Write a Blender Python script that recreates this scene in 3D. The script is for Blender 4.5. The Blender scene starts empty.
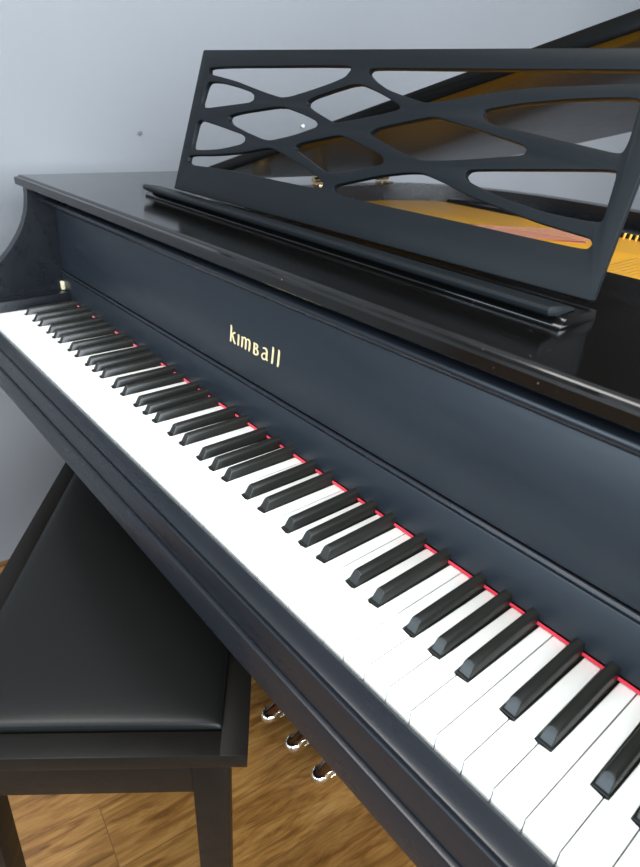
import bpy, bmesh, math, random
from mathutils import Vector, Matrix
random.seed(4)
SC = bpy.context.scene
COL = SC.collection

# ------------------------------------------------------------------ materials
def mat(name, color, rough=.5, metal=0, spec=.5, coat=0, coat_rough=.1, sheen=0):
    m = bpy.data.materials.new(name); m.use_nodes = True
    b = m.node_tree.nodes['Principled BSDF']
    b.inputs['Base Color'].default_value = (*color, 1)
    b.inputs['Roughness'].default_value = rough
    b.inputs['Metallic'].default_value = metal
    b.inputs['Specular IOR Level'].default_value = spec
    b.inputs['Coat Weight'].default_value = coat
    b.inputs['Coat Roughness'].default_value = coat_rough
    b.inputs['Sheen Weight'].default_value = sheen
    return m
def nd(m, t, **kw):
    n = m.node_tree.nodes.new(t)
    for k, v in kw.items(): setattr(n, k, v)
    return n
def lk(m, a, b): m.node_tree.links.new(a, b)
def bsdf(m): return m.node_tree.nodes['Principled BSDF']
def noise(m, scale, detail=4, sc=(1, 1, 1), rough=.5):
    tc = nd(m, 'ShaderNodeTexCoord'); mp = nd(m, 'ShaderNodeMapping'); n = nd(m, 'ShaderNodeTexNoise')
    mp.inputs['Scale'].default_value = sc
    n.inputs['Scale'].default_value = scale; n.inputs['Detail'].default_value = detail; n.inputs['Roughness'].default_value = rough
    lk(m, tc.outputs['Object'], mp.inputs[0]); lk(m, mp.outputs[0], n.inputs['Vector'])
    return n
def ramp(m, src, stops):
    r = nd(m, 'ShaderNodeValToRGB'); e = r.color_ramp.elements
    while len(e) < len(stops): e.new(.5)
    for i, (p, c) in enumerate(stops):
        e[i].position = p; e[i].color = (*c, 1) if len(c) == 3 else c
    lk(m, src, r.inputs[0]); return r
def add_bump(m, src, strength, dist=.001):
    b = nd(m, 'ShaderNodeBump'); b.inputs['Strength'].default_value = strength; b.inputs['Distance'].default_value = dist
    lk(m, src, b.inputs['Height']); lk(m, b.outputs[0], bsdf(m).inputs['Normal'])

def satin(name, col, r0, r1, sc=(1, 6, 6), dust=False, bump=.05, spec=.42):
    m = mat(name, col, (r0+r1)/2, spec=spec)
    n = noise(m, 9, 6, sc, .6)
    mr = nd(m, 'ShaderNodeMapRange'); mr.inputs[1].default_value = .3; mr.inputs[2].default_value = .7
    mr.inputs[3].default_value = r0; mr.inputs[4].default_value = r1
    lk(m, n.outputs[0], mr.inputs[0]); lk(m, mr.outputs[0], bsdf(m).inputs['Roughness'])
    n2 = noise(m, 240, 3, sc)
    add_bump(m, n2.outputs[0], bump, .0005)
    if dust:
        v = nd(m, 'ShaderNodeTexVoronoi'); v.inputs['Scale'].default_value = 95
        tc = nd(m, 'ShaderNodeTexCoord'); lk(m, tc.outputs['Object'], v.inputs['Vector'])
        n3 = noise(m, 14, 3)
        r = ramp(m, v.outputs['Distance'], [(.0, (1, 1, 1)), (.09, (0, 0, 0))])
        r3 = ramp(m, n3.outputs[0], [(.50, (0, 0, 0)), (.60, (1, 1, 1))])
        mu = nd(m, 'ShaderNodeMath', operation='MULTIPLY'); lk(m, r.outputs[0], mu.inputs[0]); lk(m, r3.outputs[0], mu.inputs[1])
        mx = nd(m, 'ShaderNodeMix', data_type='RGBA'); mx.inputs['A'].default_value = (*col, 1); mx.inputs['B'].default_value = (.22, .20, .18, 1)
        lk(m, mu.outputs[0], mx.inputs['Factor']); lk(m, mx.outputs['Result'], bsdf(m).inputs['Base Color'])
    return m
M = {}
M['case'] = satin('black_satin_lacquer', (.0075, .009, .012), .24, .36, spec=.34, bump=.025)
M['panel'] = satin('black_brushed_lacquer', (.009, .012, .016), .32, .46, spec=.3)
M['top'] = satin('black_polished_lacquer', (.0035, .0033, .003), .09, .15, dust=True, spec=.4, bump=.03)
M['desk'] = satin('black_desk_lacquer', (.006, .0075, .0085), .34, .48, spec=.10)
M['lidm'] = satin('black_lid_lacquer', (.0025, .0023, .002), .22, .26, spec=.11, bump=.008)
M['bench'] = satin('black_bench_paint', (.007, .006, .005), .34, .46, spec=.14)
M['vinyl'] = mat('black_vinyl', (.005, .005, .0045), .38, spec=.22)
n = noise(M['vinyl'], 260, 3); add_bump(M['vinyl'], n.outputs[0], .12, .0006)
M['white'] = mat('white_key_plastic', (.86, .85, .80), .22)
M['keywood'] = mat('key_side_wood', (.55, .36, .20), .6)
M['black'] = mat('black_key_plastic', (.013, .013, .011), .3, spec=.32)
M['felt'] = mat('red_felt', (.62, .012, .035), .9, sheen=.3)
M['redfelt'] = mat('faded_red_felt', (.34, .10, .04), .8)
M['cream'] = mat('cream_felt', (.62, .54, .36), .8)
M['rubber'] = mat('black_rubber', (.01, .01, .01), .8)
M['brass'] = mat('polished_brass', (.83, .62, .32), .16, 1)
M['pedal'] = mat('pale_pedal_brass', (.90, .86, .76), .16, 1)
M['gold'] = mat('gold_plate_paint', (1.0, .46, .022), .45, .0, spec=.3)
n = noise(M['gold'], 300, 2); add_bump(M['gold'], n.outputs[0], .08, .0005)
M['letter'] = mat('gold_lettering', (.78, .62, .33), .35, .3)
M['copper'] = mat('copper_string', (.30, .10, .04), .5, .0)
M['steel'] = mat('steel_string', (.55, .55, .55), .3, 1)
M['spruce'] = mat('spruce_soundboard', (.52, .30, .10), .45)
M['nail'] = mat('pale_nail', (.8, .78, .75), .3)
M['spotg'] = mat('grey_spot', (.09, .095, .10), .7)
M['inner'] = satin('dark_rim_lacquer', (.010, .011, .013), .2, .3)

def wall_mat():
    m = mat('painted_plaster', (.53, .55, .58), .7)
    n = noise(m, 1.6, 5)
    r = ramp(m, n.outputs[0], [(.3, (.175, .181, .190)), (.7, (.190, .195, .203))])
    lk(m, r.outputs[0], bsdf(m).inputs['Base Color'])
    n2 = noise(m, 90, 4); add_bump(m, n2.outputs[0], .15, .001)
    return m
M['wall'] = wall_mat()
M['ceil'] = mat('white_ceiling_paint', (.8, .8, .8), .8)
def floor_mat():
    m = mat('oak_planks', (.4, .2, .07), .35)
    tc = nd(m, 'ShaderNodeTexCoord')
    mp = nd(m, 'ShaderNodeMapping'); mp.inputs['Rotation'].default_value = (0, 0, math.radians(-83)); mp.inputs['Location'].default_value = (.03, .02, 0)
    lk(m, tc.outputs['Object'], mp.inputs[0])
    br = nd(m, 'ShaderNodeTexBrick'); br.offset = .37; br.offset_frequency = 2
    br.inputs['Color1'].default_value = (.0, .0, .0, 1); br.inputs['Color2'].default_value = (1, 1, 1, 1); br.inputs['Mortar'].default_value = (.5, .5, .5, 1)
    br.inputs['Scale'].default_value = 1; br.inputs['Mortar Size'].default_value = .0008; br.inputs['Mortar Smooth'].default_value = .3
    br.inputs['Brick Width'].default_value = .9; br.inputs['Row Height'].default_value = .118
    lk(m, mp.outputs[0], br.inputs['Vector'])
    # grain, stretched along the plank, shifted per plank
    add = nd(m, 'ShaderNodeVectorMath', operation='MULTIPLY_ADD')
    add.inputs[1].default_value = (3.1, 7.7, 5.3)
    lk(m, br.outputs['Color'], add.inputs[0]); lk(m, mp.outputs[0], add.inputs[2])
    m2 = nd(m, 'ShaderNodeMapping'); m2.inputs['Scale'].default_value = (1.6, 9, 1)
    lk(m, add.outputs[0], m2.inputs[0])
    g = nd(m, 'ShaderNodeTexNoise'); g.inputs['Scale'].default_value = 5; g.inputs['Detail'].default_value = 9; g.inputs['Roughness'].default_value = .62; g.inputs['Distortion'].default_value = 1.2
    lk(m, m2.outputs[0], g.inputs['Vector'])
    r = ramp(m, g.outputs[0], [(.28, (.06, .022, .005)), (.42, (.15, .066, .015)), (.55, (.225, .110, .029)), (.75, (.29, .155, .048))])
    m3 = nd(m, 'ShaderNodeMapping'); m3.inputs['Scale'].default_value = (4, 60, 1); lk(m, add.outputs[0], m3.inputs[0])
    g2 = nd(m, 'ShaderNodeTexNoise'); g2.inputs['Scale'].default_value = 6; g2.inputs['Detail'].default_value = 5
    lk(m, m3.outputs[0], g2.inputs['Vector'])
    r2 = ramp(m, g2.outputs[0], [(.3, (.62, .58, .52)), (.55, (1, 1, 1))])
    mu = nd(m, 'ShaderNodeMix', data_type='RGBA', blend_type='MULTIPLY'); mu.inputs['Factor'].default_value = .75
    lk(m, r.outputs[0], mu.inputs['A']); lk(m, r2.outputs[0], mu.inputs['B'])
    tone = ramp(m, br.outputs['Color'], [(0, (.78, .74, .68)), (1, (1.12, 1.1, 1.05))])
    mu2 = nd(m, 'ShaderNodeMix', data_type='RGBA', blend_type='MULTIPLY'); mu2.inputs['Factor'].default_value = 1
    lk(m, mu.outputs['Result'], mu2.inputs['A']); lk(m, tone.outputs[0], mu2.inputs['B'])
    gap = nd(m, 'ShaderNodeMix', data_type='RGBA'); gap.inputs['B'].default_value = (.10, .042, .012, 1)
    lk(m, mu2.outputs['Result'], gap.inputs['A']); lk(m, br.outputs['Fac'], gap.inputs['Factor'])
    lk(m, gap.outputs['Result'], bsdf(m).inputs['Base Color'])
    add_bump(m, g2.outputs[0], .12, .0006)
    return m
M['floor'] = floor_mat()

# ------------------------------------------------------------------ mesh helpers
def shade(me, ang=35):
    for p in me.polygons: p.use_smooth = True
    me.set_sharp_from_angle(angle=math.radians(ang))
def obj(name, bm, m, parent=None, ang=35, mats=None):
    me = bpy.data.meshes.new(name)
    bmesh.ops.recalc_face_normals(bm, faces=bm.faces)
    bm.to_mesh(me); bm.free()
    for x in (mats or [m]): me.materials.append(x)
    shade(me, ang)
    o = bpy.data.objects.new(name, me); COL.objects.link(o)
    if parent: o.parent = parent
    return o
def tag(o, label=None, cat=None, group=None, kind=None):
    if label: o['label'] = label
    if cat: o['category'] = cat
    if group: o['group'] = group
    if kind: o['kind'] = kind
    return o
def empty(name, loc=(0, 0, 0), rz=0):
    o = bpy.data.objects.new(name, None); o.empty_display_size = .1
    o.location = loc; o.rotation_euler = (0, 0, rz); COL.objects.link(o); return o
def bevel(bm, w, seg=2, geom=None):
    if w > 0: bmesh.ops.bevel(bm, geom=geom or list(bm.edges), offset=w, segments=seg, profile=.5, affect='EDGES', clamp_overlap=True)
def box_bm(x0, x1, y0, y1, z0, z1, w=.001, seg=2):
    bm = bmesh.new()
    bmesh.ops.create_cube(bm, size=1)
    for v in bm.verts:
        v.co = Vector((x0+(v.co.x+.5)*(x1-x0), y0+(v.co.y+.5)*(y1-y0), z0+(v.co.z+.5)*(z1-z0)))
    bevel(bm, w, seg); return bm
def join_bm(bms):
    out = bmesh.new()
    for b in bms:
        me = bpy.data.meshes.new('tmp'); b.to_mesh(me); b.free(); out.from_mesh(me); bpy.data.meshes.remove(me)
    return out
def extrude_x(prof, x0, x1, w=0, seg=2):
    """closed (y,z) profile extruded along x"""
    bm = bmesh.new()
    a = [bm.verts.new((x0, y, z)) for y, z in prof]; b = [bm.verts.new((x1, y, z)) for y, z in prof]
    n = len(prof)
    for i in range(n): bm.faces.new((a[i], a[(i+1) % n], b[(i+1) % n], b[i]))
    bm.faces.new(a[::-1]); bm.faces.new(b)
    bevel(bm, w, seg); return bm
def extrude_z(poly, z0, z1, w=0, seg=2):
    bm = bmesh.new()
    a = [bm.verts.new((x, y, z0)) for x, y in poly]; b = [bm.verts.new((x, y, z1)) for x, y in poly]
    n = len(poly)
    for i in range(n): bm.faces.new((a[i], a[(i+1) % n], b[(i+1) % n], b[i]))
    bm.faces.new(a[::-1]); bm.faces.new(b)
    if w > 0:
        es = [e for e in bm.edges if abs(e.verts[0].co.z-e.verts[1].co.z) < 1e-6]
        bevel(bm, w, seg, es)
    return bm
def tube_bm(pts, r, n=10, caps=True):
    bm = bmesh.new(); rings = []
    rs = r if isinstance(r, (list, tuple)) else [r]*len(pts)
    P = [Vector(p) for p in pts]
    for i, p in enumerate(P):
        t = (P[min(i+1, len(P)-1)]-P[max(i-1, 0)]).normalized()
        u = t.orthogonal().normalized() if i == 0 else (pu - t*pu.dot(t)).normalized()
        pu = u; v = t.cross(u)
        rings.append([bm.verts.new(p+(u*math.cos(2*math.pi*k/n)+v*math.sin(2*math.pi*k/n))*rs[i]) for k in range(n)])
    for a, b in zip(rings, rings[1:]):
        for k in range(n): bm.faces.new((a[k], a[(k+1) % n], b[(k+1) % n], b[k]))
    if caps: bm.faces.new(rings[0][::-1]); bm.faces.new(rings[-1])
    return bm
def chaikin(p, it=2, c=.25):
    for _ in range(it):
        q = []
        for i in range(len(p)):
            a, b = p[i], p[(i+1) % len(p)]
            q.append(((1-c)*a[0]+c*b[0], (1-c)*a[1]+c*b[1])); q.append((c*a[0]+(1-c)*b[0], c*a[1]+(1-c)*b[1]))
        p = q
    return p
def arc(cx, cy, r, a0, a1, n):
    return [(cx+r*math.cos(math.radians(a0+(a1-a0)*i/n)), cy+r*math.sin(math.radians(a0+(a1-a0)*i/n))) for i in range(n+1)]

# ------------------------------------------------------------------ the room
XW = -.265
def struct(name, bm, m): 
    o = obj(name, bm, m, None, 30); o['kind'] = 'structure'; return o
X1, Y0, Y1, ZC = 3.0, -1.9, 3.6, 2.6
struct('floor', box_bm(XW-.1, X1+.1, Y0-.1, Y1+.1, -.06, 0, 0), M['floor'])
struct('ceiling', box_bm(XW-.1, X1+.1, Y0-.1, Y1+.1, ZC, ZC+.06, 0), M['ceil'])
struct('wall_left', box_bm(XW-.1, XW, Y0-.1, Y1+.1, 0, ZC, 0), M['wall'])
struct('wall_back', box_bm(XW, X1, Y1, Y1+.1, 0, ZC, 0), M['wall'])
def wall_with_hole(name, axis, c0, c1, a0, a1, h0, h1, z0, z1):
    """wall slab c0..c1 thick on `axis`, spanning a0..a1, with a window hole h0..h1, z0..z1"""
    def b(p, q, s, t):
        return box_bm(p, q, c0, c1, s, t, 0) if axis == 'y' else box_bm(c0, c1, p, q, s, t, 0)
    struct(name, join_bm([b(a0, h0, 0, ZC), b(h1, a1, 0, ZC), b(h0, h1, 0, z0), b(h0, h1, z1, ZC)]), M['wall'])
FW = (-.18, 1.7, .8, 2.2)      # window in the wall behind the player
RW = (-1.6, 2.2, .9, 2.2)       # window in the wall on the treble side
wall_with_hole('wall_front', 'y', Y0-.1, Y0, XW, X1, *FW)
wall_with_hole('wall_right', 'x', X1, X1+.1, Y0, Y1, *RW)
def win_frame(name, axis, c, a0, a1, z0, z1):
    t = .05; bms = []
    def b(p, q, s, u): bms.append(box_bm(p, q, c-.03, c+.03, s, u, .004) if axis == 'y' else box_bm(c-.03, c+.03, p, q, s, u, .004))
    b(a0, a1, z0, z0+t); b(a0, a1, z1-t, z1); b(a0, a0+t, z0, z1); b(a1-t, a1, z0, z1)
    mid = (a0+a1)/2; b(mid-t/2, mid+t/2, z0, z1)
    struct(name, join_bm(bms), M['ceil'])
win_frame('window_1', 'y', Y0-.04, *FW)
win_frame('window_2', 'x', X1+.04, *RW)

# ------------------------------------------------------------------ the piano
piano = empty('grand_piano', (.611, .6, 0))
tag(piano, 'black baby grand piano with raised lid, open keyboard and lattice music desk', 'piano')
piano_inv = Matrix.Translation((-.611, -.6, 0))
def part(name, bm, m, parent=piano, ang=35, mats=None):
    bm.transform(piano_inv)
    return obj(name, bm, m, parent, ang, mats)
XI0, XI1 = -.030, 1.252        # inner faces of the two arms
XO0, XO1 = -.050, 1.272        # outer faces
P_ = .0235

# white keys with cut-outs for the sharps
def ckey(octv): return (2+7*(octv-1))*P_
blacks = [('A', 0, P_+.003)]
for k in range(1, 8):
    c = ckey(k)
    blacks += [('C', k, c+P_-.0028), ('D', k, c+2*P_+.0028), ('F', k, c+4*P_-.0035), ('G', k, c+5*P_), ('A', k, c+6*P_+.0035)]
KEYEND = .1475
def white_key_bm(i):
    x0, x1 = i*P_+.00045, (i+1)*P_-.00045
    l, r = x0, x1
    for _, _, bx in blacks:
        if bx-.0072 < x0 < bx+.0072 or abs(bx-i*P_) < .009: l = max(l, bx+.0073)
        if bx-.0072 < x1 < bx+.0072 or abs(bx-(i+1)*P_) < .009: r = min(r, bx-.0073)
    yn = .0508
    poly = [(x0, 0), (x1, 0)]
    if r < x1: poly += [(x1, yn), (r, yn)]
    poly += [(r if r < x1 else x1, KEYEND), (l if l > x0 else x0, KEYEND)]
    if l > x0: poly += [(l, yn), (x0, yn)]
    bm = extrude_z(poly, .7275, .730, .0006, 2)
    for f in bm.faces: f.material_index = 0
    lip = box_bm(x0, x1, .0006, .0026, .709, .7277, .0004, 1)
    bod = extrude_z([(x if abs(x-x0) > 1e-6 and abs(x-x1) > 1e-6 else (x+.0006 if x == x0 else x-.0006), max(y, .0024)) for x, y in poly], .708, .7276)
    for f in bod.faces: f.material_index = 1
    return join_bm([bm, lip, bod])
for i in range(52):
    part('white_key', white_key_bm(i), None, mats=[M['white'], M['keywood']])

def black_key_bm(cx):
    bm = bmesh.new()
    z0, zt = .7285, .7417
    def sec(y, hb, ht, zb, ztop, rr, shear=0):
        pts = [(-hb, zb)]
        # left flank then rounded top
        n = 4
        for k in range(n+1):
            a = math.radians(168-78*k/n)
            pts.append((-ht+rr+rr*math.cos(a), ztop-rr+rr*math.sin(a)))
        for k in range(n+1):
            a = math.radians(90-78*k/n)
            pts.append((ht-rr+rr*math.cos(a), ztop-rr+rr*math.sin(a)))
        pts.append((hb, zb))
        return [bm.verts.new((cx+px, y+shear*(pz-zb), pz)) for px, pz in pts]
    sh = .52
    r_in = sec(.0549, .0045, .0037, z0+.0016, zt-.0010, .0032, sh)   # facet centre ring
    for v in r_in: v.co.y += .0002+sh*.0005
    r_mid = sec(.0548, .0050, .0042, z0+.0011, zt-.0005, .0036, sh)
    r_out = sec(.0556, .0054, .0046, z0+.0008, zt, .0038, sh)
    r_back = sec(KEYEND, .0056, .0046, z0+.0008, zt, .0026, 0)
    rings = [r_in, r_mid, r_out, r_back]
    n = len(r_in)
    for a, b in zip(rings, rings[1:]):
        for k in range(n): bm.faces.new((a[k], a[(k+1) % n], b[(k+1) % n], b[k]))
    bm.faces.new(r_in); bm.faces.new(r_back[::-1])
    base = box_bm(cx-.0059, cx+.0059, .0528, KEYEND, .7150, .7302, .0004, 1)
    return join_bm([bm, base])
for _, _, bx in blacks:
    part('black_key', black_key_bm(bx), M['black'], ang=28)

part('felt_strip', box_bm(.001, 52*P_-.001, .1447, .1466, .7308, .7336, .0007), M['felt'])
part('key_bed', box_bm(XI0, XI1, -.022, .42, .648, .690, .002), M['case'])
# front rail below the keyslip, with a rounded top edge
part('front_rail', extrude_x([(-.022, .6450), (-.0315, .6450), (-.0320, .6460), (-.0320, .6790), (-.0312, .6812), (-.0290, .6822), (-.022, .6822)], XO0, XO1), M['case'], ang=25)
part('keyslip', extrude_x([(-.0020, .6845), (-.0270, .6845), (-.0280, .6855), (-.0280, .7150), (-.0277, .7163), (-.0268, .7170), (-.0256, .7170), (-.0248, .7162), (-.0240, .7160), (-.0236, .7178), (-.0225, .7184), (-.0160, .7196), (-.0050, .7200), (-.0020, .7185)], XI0, XI1), M['case'], ang=25)
for s, (a, b) in enumerate(((XI0, -.0010), (52*P_+.001, XI1))):
    part('key_block', extrude_x([(-.026, .690), (-.026, .742), (-.020, .748), (.146, .750), (.146, .690)], a, b, .0012), M['case'])
part('pivot_felt', box_bm(XI0+.001, XI0+.009, .139, .1455, .7505, .7660, .001), M['cream'])

# arms (cheeks): S-curved profile
arm_curve = [(.106, .934), (.1045, .915), (.0995, .892), (.087, .8635), (.066, .8355), (.0455, .8140), (.022, .797), (-.004, .784), (-.022, .775), (-.030, .765), (-.034, .750), (-.034, .640)]
def smooth_open(p, it=2):
    for _ in range(it):
        q = [p[0]]
        for a, b in zip(p, p[1:]):
            q += [(.75*a[0]+.25*b[0], .75*a[1]+.25*b[1]), (.25*a[0]+.75*b[0], .25*a[1]+.75*b[1])]
        p = q + [p[-1]]
    return p
armp = smooth_open(arm_curve)+[(.50, .640), (.50, .934)]
for a, b in ((XO0, XI0), (XI1, XO1)):
    bm = extrude_x(armp, a, b)
    es = [e for e in bm.edges if abs(e.verts[0].co.x-e.verts[1].co.x) < 1e-6]
    bevel(bm, .0022, 3, es)
    part('arm', bm, M['case'], ang=30)

def lean(bm, cut=True):
    # the fallboard stands a touch out of square with the keys, more so towards its top
    for i in range(1, 30):
        if cut: bmesh.ops.bisect_plane(bm, geom=bm.verts[:]+bm.edges[:]+bm.faces[:], plane_co=(-.03+i*.0427, 0, 0), plane_no=(1, 0, 0))
    for v in bm.verts:
        k = min(1, max(0, (v.co.z-.735)/.05)); t = max(0, (v.co.z-.785)/.12)
        v.co.y += (.010*k+.010*t)*(v.co.x-.35)
    return bm
def skew(bm):
    for v in bm.verts:
        v.co.y += .021*(v.co.x-.42)*min(1, max(0, (.26-v.co.y)/.12))
    return bm
# fallboard: lower strip, hinge bead, tall panel, top roll
fb_strip = part('fallboard', lean(extrude_x([(.1465, .7350), (.1480, .7338), (.156, .7338), (.1620, .7800), (.1500, .7800), (.1478, .7795)], XI0+.0012, XI1-.0012, .0006)), M['panel'])
part('fallboard_panel', lean(extrude_x([(.1500, .7880), (.1515, .7868), (.1650, .7868), (.1720, .9040), (.1570, .9040)], XI0+.0012, XI1-.0012, .0007)), M['panel'], fb_strip)
part('hinge', lean(tube_bm([(XI0+.003, .1500, .7834), (XI1-.003, .1500, .7834)], .0027, 10)), M['case'], fb_strip)
part('top_molding', lean(extrude_x([(.1590, .9015), (.1445, .9015)] + arc(.1470, .9080, .0065, 250, 90, 8) + [(.1590, .9145)], XI0+.0012, XI1-.0012)), M['case'], fb_strip, ang=50)
part('back_rail', box_bm(XI0, XI1, .176, .196, .690, .9335, .001), M['case'])

# lettering on the panel: strokes in panel coordinates (mm), x right, y up
def ribbon(pts, wd):
    bm = bmesh.new(); L = []; R = []
    for i, p in enumerate(pts):
        a = Vector(pts[max(i-1, 0)]); b = Vector(pts[min(i+1, len(pts)-1)]); t = (b-a).normalized(); nrm = Vector((-t.y, t.x))
        w = wd[i]/2 if isinstance(wd, (list, tuple)) else wd/2
        L.append(Vector(p)+nrm*w); R.append(Vector(p)-nrm*w)
    lo = [(bm.verts.new((a.x, a.y, 0)), bm.verts.new((b.x, b.y, 0))) for a, b in zip(L, R)]
    hi = [(bm.verts.new((a.x, a.y, .4)), bm.verts.new((b.x, b.y, .4))) for a, b in zip(L, R)]
    for i in range(len(pts)-1):
        bm.faces.new((hi[i][0], hi[i][1], hi[i+1][1], hi[i+1][0]))
        bm.faces.new((lo[i][0], lo[i][1], lo[i+1][1], lo[i+1][0]))
        for s in (0, 1): bm.faces.new((lo[i][s], lo[i+1][s], hi[i+1][s], hi[i][s]))
    bm.faces.new((lo[0][0], lo[0][1], hi[0][1], hi[0][0])); bm.faces.new((lo[-1][0], lo[-1][1], hi[-1][1], hi[-1][0]))
    return bm
def cv(p0, p1, p2, p3, n=7):
    o = []
    for i in range(n+1):
        t = i/n; u = 1-t
        o.append((u**3*p0[0]+3*u*u*t*p1[0]+3*u*t*t*p2[0]+t**3*p3[0], u**3*p0[1]+3*u*u*t*p1[1]+3*u*t*t*p2[1]+t**3*p3[1]))
    return o
S = 3.2
letters = {
 'k': [([(2.0, 23), (2.4, 20), (2.4, 4), (2.0, 0)], [2.2, S, S, 2.6]), ([(0.2, 22.6), (2.6, 23.2)], 1.6), (cv((11, 15.5), (8, 15.5), (6, 12), (3, 9.5)), 2.3), (cv((5, 11), (7.5, 7), (8.5, 2), (12.5, .4)), 2.9)],
 'i': [([(18.0, 15.6), (18.4, 13.5), (18.4, 2.5), (18.0, 0)], [2.0, S, S, 2.4]), ([(16.4, 14.6), (18.6, 15.4)], 1.5)],
 'm': [([(26.2, 15.2), (26.4, 13), (26.2, 3), (25.6, .2)], [2.2, S, S, 2.2]), (cv((26.4, 12.5), (29, 17), (33.6, 16.5), (33.8, 11))+[(33.8, 3), (33.6, 0)], [1.6, 1.8, 2, 2.2, 2.6, 3, S, S, S, 2.2]),
       (cv((33.8, 12.5), (36.5, 17), (41.2, 16.5), (41.4, 11))+[(41.3, 4), (40.6, 0)], [1.6, 1.8, 2, 2.2, 2.6, 3, S, S, S, 2.2]), ([(23.9, 14.0), (26.4, 15.0)], 1.5)],
 'b': [([(50.6, 15.4), (50.8, 8), (50.6, .4)], S), (cv((50.4, 14.9), (58, 16.8), (59.5, 9.5), (51.5, 8.6)), [1.6, 1.9, 2.3, 2.6, 2.6, 2.3, 1.9, 1.6]), (cv((51.5, 8.4), (61.5, 9.5), (60.5, -1.6), (50.2, .7)), [1.6, 2.0, 2.6, 3, 3, 2.6, 2, 1.6]), ([(48.6, 14.9), (51, 15.1)], 1.5)],
 'a': [(cv((67, 14.2), (71, 16.8), (75, 15.5), (75, 10.5))+[(75, 3), (77.2, .3)], [1.5, 1.8, 2.1, 2.4, 2.8, 3, S, S, S, 1.8]), (cv((75, 8.6), (68.5, 9.5), (64.8, 5), (66.5, 1.8))+cv((66.5, 1.8), (68.5, -1.2), (73, .2), (75, 3.2)), 2.1)],
 'l': [([(85.6, 22.2), (86.0, 19), (86.0, 3.5), (85.4, 0)], [2.0, S, S, 2.4]), ([(84.0, 21.4), (86.2, 22.2)], 1.5)],
 'l2': [([(96.4, 22.2), (96.8, 19), (96.8, 3.5), (96.2, 0)], [2.0, S, S, 2.4]), ([(94.8, 21.4), (97.0, 22.2)], 1.5)],
}
lbm = join_bm([ribbon(p, w) for L in letters.values() for p, w in L])
lbm.normal_update()
tilt = math.atan2(.1570-.1500, .9040-.7880)
mt = Matrix.Translation((.5405, .1519, .8245)) @ Matrix.Rotation(-tilt, 4, 'X') @ Matrix.Rotation(math.pi/2, 4, 'X') @ Matrix.Diagonal((.00104, .00091, .001, 1))
lbm.transform(mt); lean(lbm, False)
part('lettering', lbm, M['letter'], fb_strip)['label'] = 'gold maker\'s lettering in the middle of the fallboard'

# top ledge (closed front flap) and its edge profile
ZT = .952
part('lid_flap', skew(extrude_x([(.1060, .9365), (.1045, .9380), (.1040, .9470), (.1055, .9492), (.1110, .9500), (.1120, .9512), (.1150, ZT+.0005), (.1200, ZT), (.445, ZT), (.447, .9505), (.447, .938), (.445, .9365)], -.053, 1.275)), M['top'], ang=25)

# rim of the body
def rim_line(off):
    base = [(1.2690, .44), (1.2690, .60), (1.255, .70), (1.20, .83), (1.10, .95), (.98, 1.06), (.86, 1.17), (.74, 1.245), (.60, 1.285), (.44, 1.295), (.28, 1.285), (.14, 1.24), (.03, 1.15), (-.030, 1.03), (-.047, .92), (-.047, .44)]
    p = smooth_open(base, 2); out = []
    for i, q in enumerate(p):
        a = Vector(p[max(i-1, 0)]); b = Vector(p[min(i+1, len(p)-1)]); t = (b-a).normalized()
        out.append((q[0]-t.y*off, q[1]+t.x*off))
    return out
ro, ri = rim_line(0), rim_line(.042)
def band(outer, inner, z0, z1):
    bm = bmesh.new(); R = []
    for (a, b) in zip(outer, inner):
        R.append([bm.verts.new((a[0], a[1], z0)), bm.verts.new((a[0], a[1], z1)), bm.verts.new((b[0], b[1], z1)), bm.verts.new((b[0], b[1], z0))])
    for p, q in zip(R, R[1:]):
        for k in range(4): bm.faces.new((p[k], p[(k+1) % 4], q[(k+1) % 4], q[k]))
    bm.faces.new(R[0]); bm.faces.new(R[-1][::-1]); return bm
RIMZ = .915
bm = band(ro, ri, .60, RIMZ)
part('rim', bm, M['inner'], ang=30)
inner_poly = ri
part('soundboard', extrude_z([(x, y) for x, y in ri], .820, .828), M['spruce'])
# cast plate with two openings over the soundboard
def curve_plate(name, outer, holes, z, thick, m, parent, bev=.002):
    cu = bpy.data.curves.new(name, 'CURVE'); cu.dimensions = '2D'; cu.fill_mode = 'BOTH'
    cu.extrude = thick/2-bev; cu.bevel_depth = bev; cu.bevel_resolution = 2; cu.offset = -bev
    for poly in [outer]+holes:
        sp = cu.splines.new('POLY'); sp.points.add(len(poly)-1)
        for k, (x, y) in enumerate(poly): sp.points[k].co = (x, y, 0, 1)
        sp.use_cyclic_u = True
    t = bpy.data.objects.new('t', cu); COL.objects.link(t)
    dg = bpy.context.evaluated_depsgraph_get()
    me = bpy.data.meshes.new_from_object(t.evaluated_get(dg))
    bpy.data.objects.remove(t)
    bm = bmesh.new(); bm.from_mesh(me); bpy.data.meshes.remove(me)
    bmesh.ops.remove_doubles(bm, verts=bm.verts, dist=.00002)
    return bm
rp = rim_line(.0435)
hole1 = chaikin([(.78, .74), (.92, .76), (1.02, .86), (.88, .98), (.80, .96)], 2)
hole2 = chaikin([(.98, .62), (1.15, .62), (1.14, .72), (1.06, .80), (.98, .76)], 2)
PLATE = []
for x, y in rp:
    q = (x, min(y, 1.118))
    if not PLATE or abs(q[0]-PLATE[-1][0])+abs(q[1]-PLATE[-1][1]) > .004: PLATE.append(q)
bm = curve_plate('plate', PLATE, [hole1, hole2], 0, .010, M['gold'], piano)
bm.transform(Matrix.Translation((0, 0, .873)))
part('plate', bm, M['gold'], ang=30)
tb = [(x, y-.001) for x, y in rim_line(.0425) if y > 1.123]
part('tail_block', extrude_z(tb, .83, .884, .002, 2), M['inner'])
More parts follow.
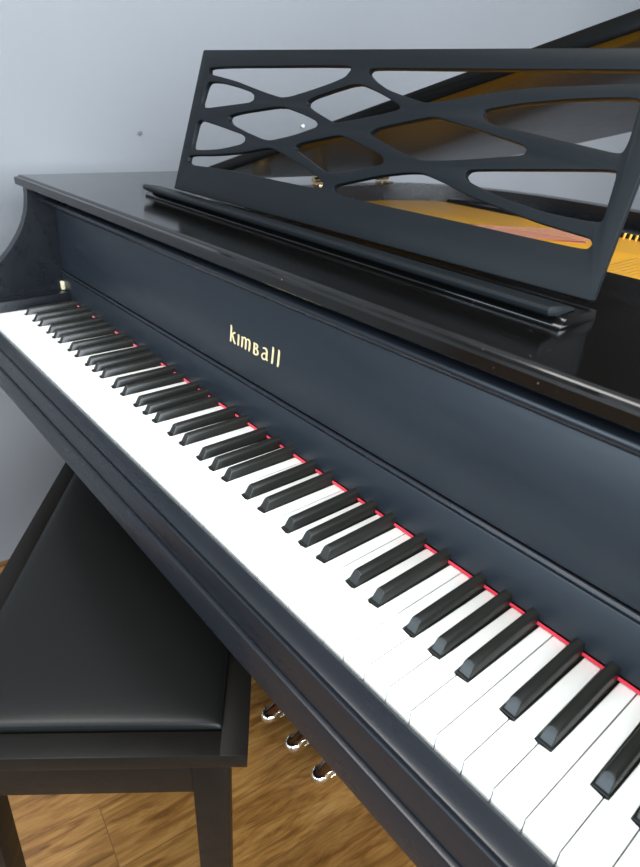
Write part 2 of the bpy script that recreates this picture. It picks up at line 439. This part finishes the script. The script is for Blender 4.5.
# ribs of the plate
for (a, b, w) in (((.93, .50), (.90, 1.05), .014), ((1.12, .50), (1.10, .85), .014)):
    a = Vector(a); b = Vector(b); t = (b-a).normalized(); nn = Vector((-t.y, t.x))*w/2
    poly = [tuple(a-nn), tuple(a+nn), tuple(b+nn*.7), tuple(b-nn*.7)]
    part('plate_rib', extrude_z(poly, .877, .888, .003, 2), M['gold'])
# overstrung bass strings and treble strings
for k in range(10):
    a = (.06+.0135*k, .47, .884); b = (.505+.0075*k, 1.08-.0115*k, .884)
    part('bass_string', tube_bm([a, b], .0009-.00001*k, 6), M['copper'])
for k in range(48):
    x = .70+.0108*k
    yb = min(1.16, 1.20-.0125*k) if k > 3 else 1.15
    part('treble_string', tube_bm([(x, .47, .8815), (x-.01+.0003*k, max(.62, yb-.22), .8815)], .0004, 4), M['steel'])
for k in range(34):
    x = .34+.013*k
    part('hitch_pin', tube_bm([(x, 1.106, .877), (x, 1.110, .889)], .0026, 6), M['gold'])
fl = chaikin([(.26, .83), (.40, .880), (.57, .955), (.555, .990), (.42, .955), (.32, .900)], 2)
part('string_felt', extrude_z(fl, .8775, .8800, .0006), M['redfelt'])
for k in range(24):
    x = .60+.013*k
    part('tuning_pin', tube_bm([(x, .500+.006*(k % 2), .876), (x, .498+.006*(k % 2), .898)], .0032, 8), M['brass'])

# lid, hinged on the bass side
lo = rim_line(-.010)
lid_poly = [(x, max(y, .470)) for x, y in lo]
pts = []
for p in lid_poly:
    if not pts or (abs(p[0]-pts[-1][0])+abs(p[1]-pts[-1][1])) > 1e-4: pts.append(p)
HX, HZ = -.052, .934
LA = math.radians(15.9)
bm = extrude_z([(x-HX, y) for x, y in pts], 0, .021, .003, 2)
bm.transform(Matrix.Translation((HX, 0, HZ)) @ Matrix.Rotation(-LA, 4, 'Y'))
lid = part('lid', bm, M['lidm'], ang=30)
for y in (.62, .79, 1.0):
    part('hinge', join_bm([tube_bm([(-.044, y-.022, .926), (-.044, y+.022, .926)], .0065, 12), box_bm(-.046, -.02, y-.022, y+.022, .915, .918, .0006)]), M['brass'], lid)['label'] = 'brass lid hinge'
# lid prop on the treble side
tx = 1.20; tz = HZ + (tx-HX)*math.tan(LA)
part('lid_prop', tube_bm([(1.245, .70, .905), (tx, .74, tz-.003)], .009, 10), M['case'])

# legs and lyre
def leg_bm(x, y):
    bm = bmesh.new(); prof = [(.0, .026), (.03, .028), (.30, .034), (.60, .046), (.645, .050)]
    R = [[bm.verts.new((x+sx*h, y+sy*h, z)) for sx, sy in ((-1, -1), (1, -1), (1, 1), (-1, 1))] for z, h in prof]
    for a, b in zip(R, R[1:]):
        for k in range(4): bm.faces.new((a[k], a[(k+1) % 4], b[(k+1) % 4], b[k]))
    bm.faces.new(R[0][::-1]); bm.faces.new(R[-1]); bevel(bm, .003, 2); return bm
for x, y in ((.035, .27), (1.187, .27), (.50, 1.15)): part('leg', leg_bm(x, y), M['case'])
lyre = part('pedal_lyre', join_bm([box_bm(.525, .555, .33, .36, .10, .65, .004), box_bm(.70, .73, .33, .36, .10, .65, .004), box_bm(.48, .775, .295, .385, .045, .115, .008, 3)]), M['case'])
for x in (.552, .628, .704):
    # paddle-shaped pedal: neck widening to a rounded tip
    ol = [(-.006, .30), (-.007, .262), (-.0125, .243), (-.0150, .230)] + [(-.015*math.cos(math.radians(a)), .226-.017*math.sin(math.radians(a))) for a in range(0, 181, 20)] + [(.0150, .230), (.0125, .243), (.007, .262), (.006, .30)]
    bm = extrude_z(ol, .044, .063, .0085, 8)
    bm.transform(Matrix.Translation((x, 0, 0)))
    part('pedal', bm, M['pedal'], lyre, ang=80)['label'] = 'polished brass pedal'

# ------------------------------------------------------------------ music desk on the ledge
DESK = {
'outer': [(-0.0, 0.0), (0.0003, 0.197), (0.2593, 0.1991), (0.5479, 0.2009), (0.6492, 0.2015), (0.6846, 0.1183), (0.6929, 0.0012), (0.5279, 0.0008), (0.305, 0.0018)] ,
'A': [(0.0244, 0.1778), (0.3164, 0.1836), (0.3216, 0.1794), (0.315, 0.1712), (0.2924, 0.1634), (0.2563, 0.1536), (0.2245, 0.1458), (0.207, 0.1438), (0.1781, 0.1475), (0.1474, 0.1525), (0.0998, 0.1606), (0.0516, 0.1659), (0.0269, 0.1687)] ,
'B': [(0.0275, 0.1578), (0.0613, 0.1581), (0.1001, 0.1541), (0.1378, 0.1484), (0.1488, 0.1437), (0.1501, 0.1381), (0.1413, 0.1345), (0.1214, 0.1319), (0.022, 0.1194)] ,
'C': [(0.0238, 0.1054), (0.0643, 0.1019), (0.14, 0.0935), (0.1509, 0.0898), (0.1519, 0.0846), (0.1433, 0.0799), (0.0985, 0.0696), (0.0536, 0.0638), (0.0223, 0.0622)] ,
'D': [(0.0217, 0.0534), (0.0896, 0.0604), (0.1544, 0.0704), (0.1898, 0.0784), (0.2101, 0.0819), (0.2327, 0.0782), (0.2858, 0.0656), (0.3156, 0.0572), (0.3271, 0.0516), (0.3279, 0.0453), (0.2968, 0.044), (0.2153, 0.0439), (0.139, 0.0445), (0.0891, 0.0428), (0.0357, 0.0403), (0.0214, 0.0439)] ,
'E': [(0.1019, 0.1152), (0.1261, 0.1207), (0.2113, 0.1337), (0.2519, 0.1276), (0.2832, 0.1208), (0.2896, 0.1166), (0.2868, 0.1124), (0.2477, 0.1004), (0.2063, 0.0907), (0.1888, 0.0911), (0.1477, 0.0974), (0.1113, 0.1045), (0.1016, 0.1099)] ,
'F': [(0.2595, 0.1415), (0.2686, 0.1466), (0.2961, 0.1545), (0.327, 0.1625), (0.3427, 0.1642), (0.3689, 0.1584), (0.3985, 0.1493), (0.4123, 0.1444), (0.4125, 0.1404), (0.3939, 0.1356), (0.3429, 0.1249), (0.3176, 0.1203), (0.3057, 0.1235), (0.2748, 0.1319), (0.2605, 0.1369)] ,
'H': [(0.2588, 0.0881), (0.2665, 0.093), (0.3267, 0.1069), (0.3404, 0.107), (0.4059, 0.0928), (0.4126, 0.0877), (0.4104, 0.0821), (0.3378, 0.0641), (0.3212, 0.0656), (0.2695, 0.0813), (0.2593, 0.0845)] ,
'G': [(0.3494, 0.1768), (0.3534, 0.1805), (0.4873, 0.1825), (0.5852, 0.1841), (0.6561, 0.1851), (0.6605, 0.1749), (0.6273, 0.1727), (0.5736, 0.1692), (0.5312, 0.1637), (0.4989, 0.1579), (0.4641, 0.1515), (0.4439, 0.1491), (0.4153, 0.1542), (0.3882, 0.1597), (0.363, 0.1687)] ,
'I': [(0.5197, 0.1424), (0.5214, 0.1466), (0.5573, 0.1539), (0.6005, 0.1594), (0.6318, 0.1621), (0.6572, 0.1633), (0.6643, 0.1621), (0.6669, 0.1599), (0.6696, 0.1322), (0.6692, 0.125), (0.6676, 0.1209), (0.6608, 0.1206), (0.6413, 0.1227), (0.5824, 0.1294), (0.5408, 0.1333), (0.5267, 0.1368)] ,
'J': [(0.5224, 0.0852), (0.5253, 0.0899), (0.5329, 0.0917), (0.6011, 0.0998), (0.669, 0.1074), (0.6712, 0.1004), (0.6745, 0.0679), (0.6721, 0.065), (0.6579, 0.0642), (0.6209, 0.065), (0.5729, 0.0707), (0.5454, 0.0762), (0.528, 0.0806)] ,
'K': [(0.3454, 0.0483), (0.3487, 0.0528), (0.3925, 0.0655), (0.4155, 0.072), (0.4474, 0.0785), (0.4687, 0.0809), (0.4961, 0.076), (0.5363, 0.0668), (0.5772, 0.0607), (0.6138, 0.0553), (0.6478, 0.0525), (0.6691, 0.0509), (0.6736, 0.0466), (0.6711, 0.0418), (0.6603, 0.0409), (0.603, 0.041), (0.5373, 0.0415), (0.4261, 0.0415), (0.3738, 0.0419), (0.3535, 0.0436)] ,
'L': [(0.3778, 0.1133), (0.3883, 0.12), (0.4551, 0.1354), (0.4668, 0.1359), (0.5237, 0.1274), (0.5603, 0.1213), (0.5756, 0.1183), (0.5808, 0.1148), (0.5789, 0.1104), (0.5515, 0.1055), (0.5231, 0.1009), (0.4963, 0.0967), (0.4609, 0.0929), (0.4317, 0.0986), (0.3931, 0.1085)] ,
}
DESK['outer'] = [(0, .001), (0, .199), (.002, .2005), (.684, .2015), (.6865, .2), (.6925, .003), (.691, .001)]
DESK['G'] = [(0.3494, 0.1768), (0.3534, 0.1812), (0.4873, 0.1825), (.60, .1840), (.664, .1847), (.6685, .182), (.668, .177), (.655, .1745), (0.6273, 0.1727), (0.5736, 0.1692), (0.5312, 0.1637), (0.4989, 0.1579), (0.4641, 0.1515), (0.4439, 0.1491), (0.4153, 0.1542), (0.3882, 0.1597), (0.363, 0.1687)]
TH = .008
outer = DESK['outer']
bm = curve_plate('music_desk', outer, [chaikin(DESK[k], 2, .16) for k in 'ABCDEFGHIJKL'], 0, TH, M['desk'], piano, bev=.0010)
bl = Vector((0.24121, 0.24613, .9628)); d = Vector((0.9994629, 0.0327714, 0)); up = Vector((-0.0099908, 0.3047005, 0.9523958)); nn = d.cross(up)
mx = Matrix(((d.x, up.x, nn.x, bl.x), (d.y, up.y, nn.y, bl.y), (d.z, up.z, nn.z, bl.z), (0, 0, 0, 1)))
bm.transform(mx @ Matrix.Translation((0, 0, -TH/2)))
desk = part('music_desk', bm, M['desk'], ang=30)
# ledge that carries the desk: base board, slanted riser and rounded front bar
shelf = part('desk_shelf', extrude_x([(.2065, ZT), (.2060, .9545), (.2075, .9562), (.2120, .9572), (.2140, .9600), (.262, .9600), (.264, ZT)], .222, .943, .0006), M['top'], desk)
part('shelf_bar', extrude_x([(.214, .9600), (.2015, .9618), (.1990, .9635), (.1985, .9672), (.1995, .9695), (.2025, .9702), (.2200, .9680), (.2380, .9640), (.244, .9606)], .232, .934, .0007), M['desk'], desk, ang=40)

# ------------------------------------------------------------------ the bench
ang = math.atan2(.8, .6)           # long side runs at an angle to the keyboard
A = Vector((.8306, -.0152)); ea = Vector((-.8, .6)); eb = Vector((-.6, -.8)); WL, WB = .63, .364
ctr = A + ea*WL/2 + eb*WB/2
bench = empty('piano_bench', (ctr.x, ctr.y, 0), math.atan2(ea.y, ea.x))
tag(bench, 'black wooden piano bench with padded black vinyl seat, pushed at an angle under the keyboard', 'bench')
# local frame: +x along ea, +y = Rot90(ea) = (-.6,-.8) = eb
hx, hy = WL/2, WB/2
ZB = .480
rimb = []
W = .030
frame = obj('seat_frame', join_bm([box_bm(-hx, hx, -hy, -hy+W, ZB-.021, ZB, .0012), box_bm(-hx, hx, hy-W, hy, ZB-.021, ZB, .0012),
    box_bm(-hx, -hx+W, -hy+W-.001, hy-W+.001, ZB-.021, ZB, .0012), box_bm(hx-W, hx, -hy+W-.001, hy-W+.001, ZB-.021, ZB, .0012),
    box_bm(-hx+W-.001, hx-W+.001, -hy+W-.001, hy-W+.001, ZB-.021, ZB-.014, 0)]), M['bench'], bench)
ins = .022
def apron(x0, x1, y0, y1): obj('apron', box_bm(x0, x1, y0, y1, ZB-.105, ZB-.0212, .001), M['bench'], bench)
apron(-hx+ins+.038, hx-ins-.038, -hy+ins+.003, -hy+ins+.023); apron(-hx+ins+.038, hx-ins-.038, hy-ins-.023, hy-ins-.003)
apron(-hx+ins+.003, -hx+ins+.023, -hy+ins+.038, hy-ins-.038); apron(hx-ins-.023, hx-ins-.003, -hy+ins+.038, hy-ins-.038)
for sx in (-1, 1):
    for sy in (-1, 1):
        bm = bmesh.new(); R = []
        ox, oy = sx*(hx-ins), sy*(hy-ins)
        for z, w in ((0, .036), (.35, .0415), (ZB-.0212, .0425)):
            xs = sorted((ox, ox-sx*w)); ys = sorted((oy, oy-sy*w))
            R.append([bm.verts.new((xs[0], ys[0], z)), bm.verts.new((xs[1], ys[0], z)), bm.verts.new((xs[1], ys[1], z)), bm.verts.new((xs[0], ys[1], z))])
        for a, b in zip(R, R[1:]):
            for k in range(4): bm.faces.new((a[k], a[(k+1) % 4], b[(k+1) % 4], b[k]))
        bm.faces.new(R[0][::-1]); bm.faces.new(R[-1]); bevel(bm, .0015, 2)
        obj('leg', bm, M['bench'], bench)
# cushion: crowned pad with rounded shoulders
cx_, cy_ = hx-.033, hy-.029
bm = bmesh.new(); NX, NY = 40, 28; V = []
def sup(t, n=5): return (1-abs(t)**n)**(1/n) if abs(t) < 1 else 0
for i in range(NX+1):
    row = []
    for j in range(NY+1):
        u = math.sin((i/NX-.5)*math.pi); v = math.sin((j/NY-.5)*math.pi)
        hgt = (sup(u, 9)*sup(v, 7))
        rr = 1
        row.append(bm.verts.new((u*cx_, v*cy_, ZB-.006+.017*hgt+.012*(1-u*u)*(1-v*v))))
    V.append(row)
for i in range(NX):
    for j in range(NY): bm.faces.new((V[i][j], V[i+1][j], V[i+1][j+1], V[i][j+1]))
bot = [V[i][0] for i in range(NX+1)]+[V[NX][j] for j in range(1, NY+1)]+[V[i][NY] for i in range(NX-1, -1, -1)]+[V[0][j] for j in range(NY-1, 0, -1)]
bm.faces.new(bot[::-1])
obj('cushion', bm, M['vinyl'], bench, 80)

# ------------------------------------------------------------------ nail and grey spot on the wall
def nail(y, z, r, m, label):
    bm = join_bm([tube_bm([(XW, y, z), (XW+.006, y, z)], r*.45, 8), tube_bm([(XW+.006, y, z), (XW+.0075, y, z), (XW+.0085, y, z)], [r, r, r*.6], 12)])
    bm.transform(Matrix.Translation((-XW, -y, -z)))
    o = obj('wall_spot', bm, m); o.location = (XW, y, z)
    tag(o, label, 'nail')
nail(.903, 1.0297, .0045, M['nail'], 'small white nail head on the wall, seen through the music desk')
nail(.436, 1.0067, .0045, M['spotg'], 'small grey spot on bare wall, modelled as a nail head, left of the music desk')  # grey smudge on the wall, given the same shape as the nail

# ------------------------------------------------------------------ light
def area(name, loc, rot, sx, sy, power, col):
    l = bpy.data.lights.new(name, 'AREA'); l.shape = 'RECTANGLE'; l.size = sx; l.size_y = sy; l.energy = power; l.color = col
    o = bpy.data.objects.new(name, l); o.location = loc; o.rotation_euler = rot; COL.objects.link(o); return o
area('window_light', ((FW[0]+FW[1])/2, Y0-.12, (FW[2]+FW[3])/2), (math.radians(90), 0, 0), FW[1]-FW[0], FW[3]-FW[2], 62, (.66, .84, 1))
area('window_light', (X1+.12, (RW[0]+RW[1])/2, (RW[2]+RW[3])/2), (0, math.radians(90), 0), RW[3]-RW[2], RW[1]-RW[0], 255, (.84, .92, 1))
area('overhead_fill', (.55, -.8, ZC-.02), (0, 0, 0), .9, .9, 30, (1, .95, .88))  # added fill, no fixture: brightens the keys and left wall from above
w = bpy.data.worlds.new('sky'); SC.world = w; w.use_nodes = True
w.node_tree.nodes['Background'].inputs[0].default_value = (.62, .78, 1, 1); w.node_tree.nodes['Background'].inputs[1].default_value = 1.0

# ------------------------------------------------------------------ camera
cam = bpy.data.cameras.new('camera'); co = bpy.data.objects.new('camera', cam); COL.objects.link(co); SC.camera = co
r = Vector((0.6428, 0.7638, 0.0584)).normalized(); dn = Vector((0.4011, -0.2706, -0.8751)); dn = (dn - r*dn.dot(r)).normalized(); f = r.cross(dn)
co.matrix_world = Matrix(((r.x, -dn.x, -f.x, 1.1748), (r.y, -dn.y, -f.y, -.2504), (r.z, -dn.z, -f.z, 1.1057), (0, 0, 0, 1)))
cam.sensor_fit = 'VERTICAL'; cam.sensor_height = 24; cam.lens = 617.345*24/867
cam.clip_start = .02
cam.dof.use_dof = True; cam.dof.focus_distance = .72; cam.dof.aperture_fstop = 7

vs = SC.view_settings; vs.view_transform = 'Standard'; vs.look = 'None'; vs.exposure = .2; vs.gamma = 1; vs.use_curve_mapping = False
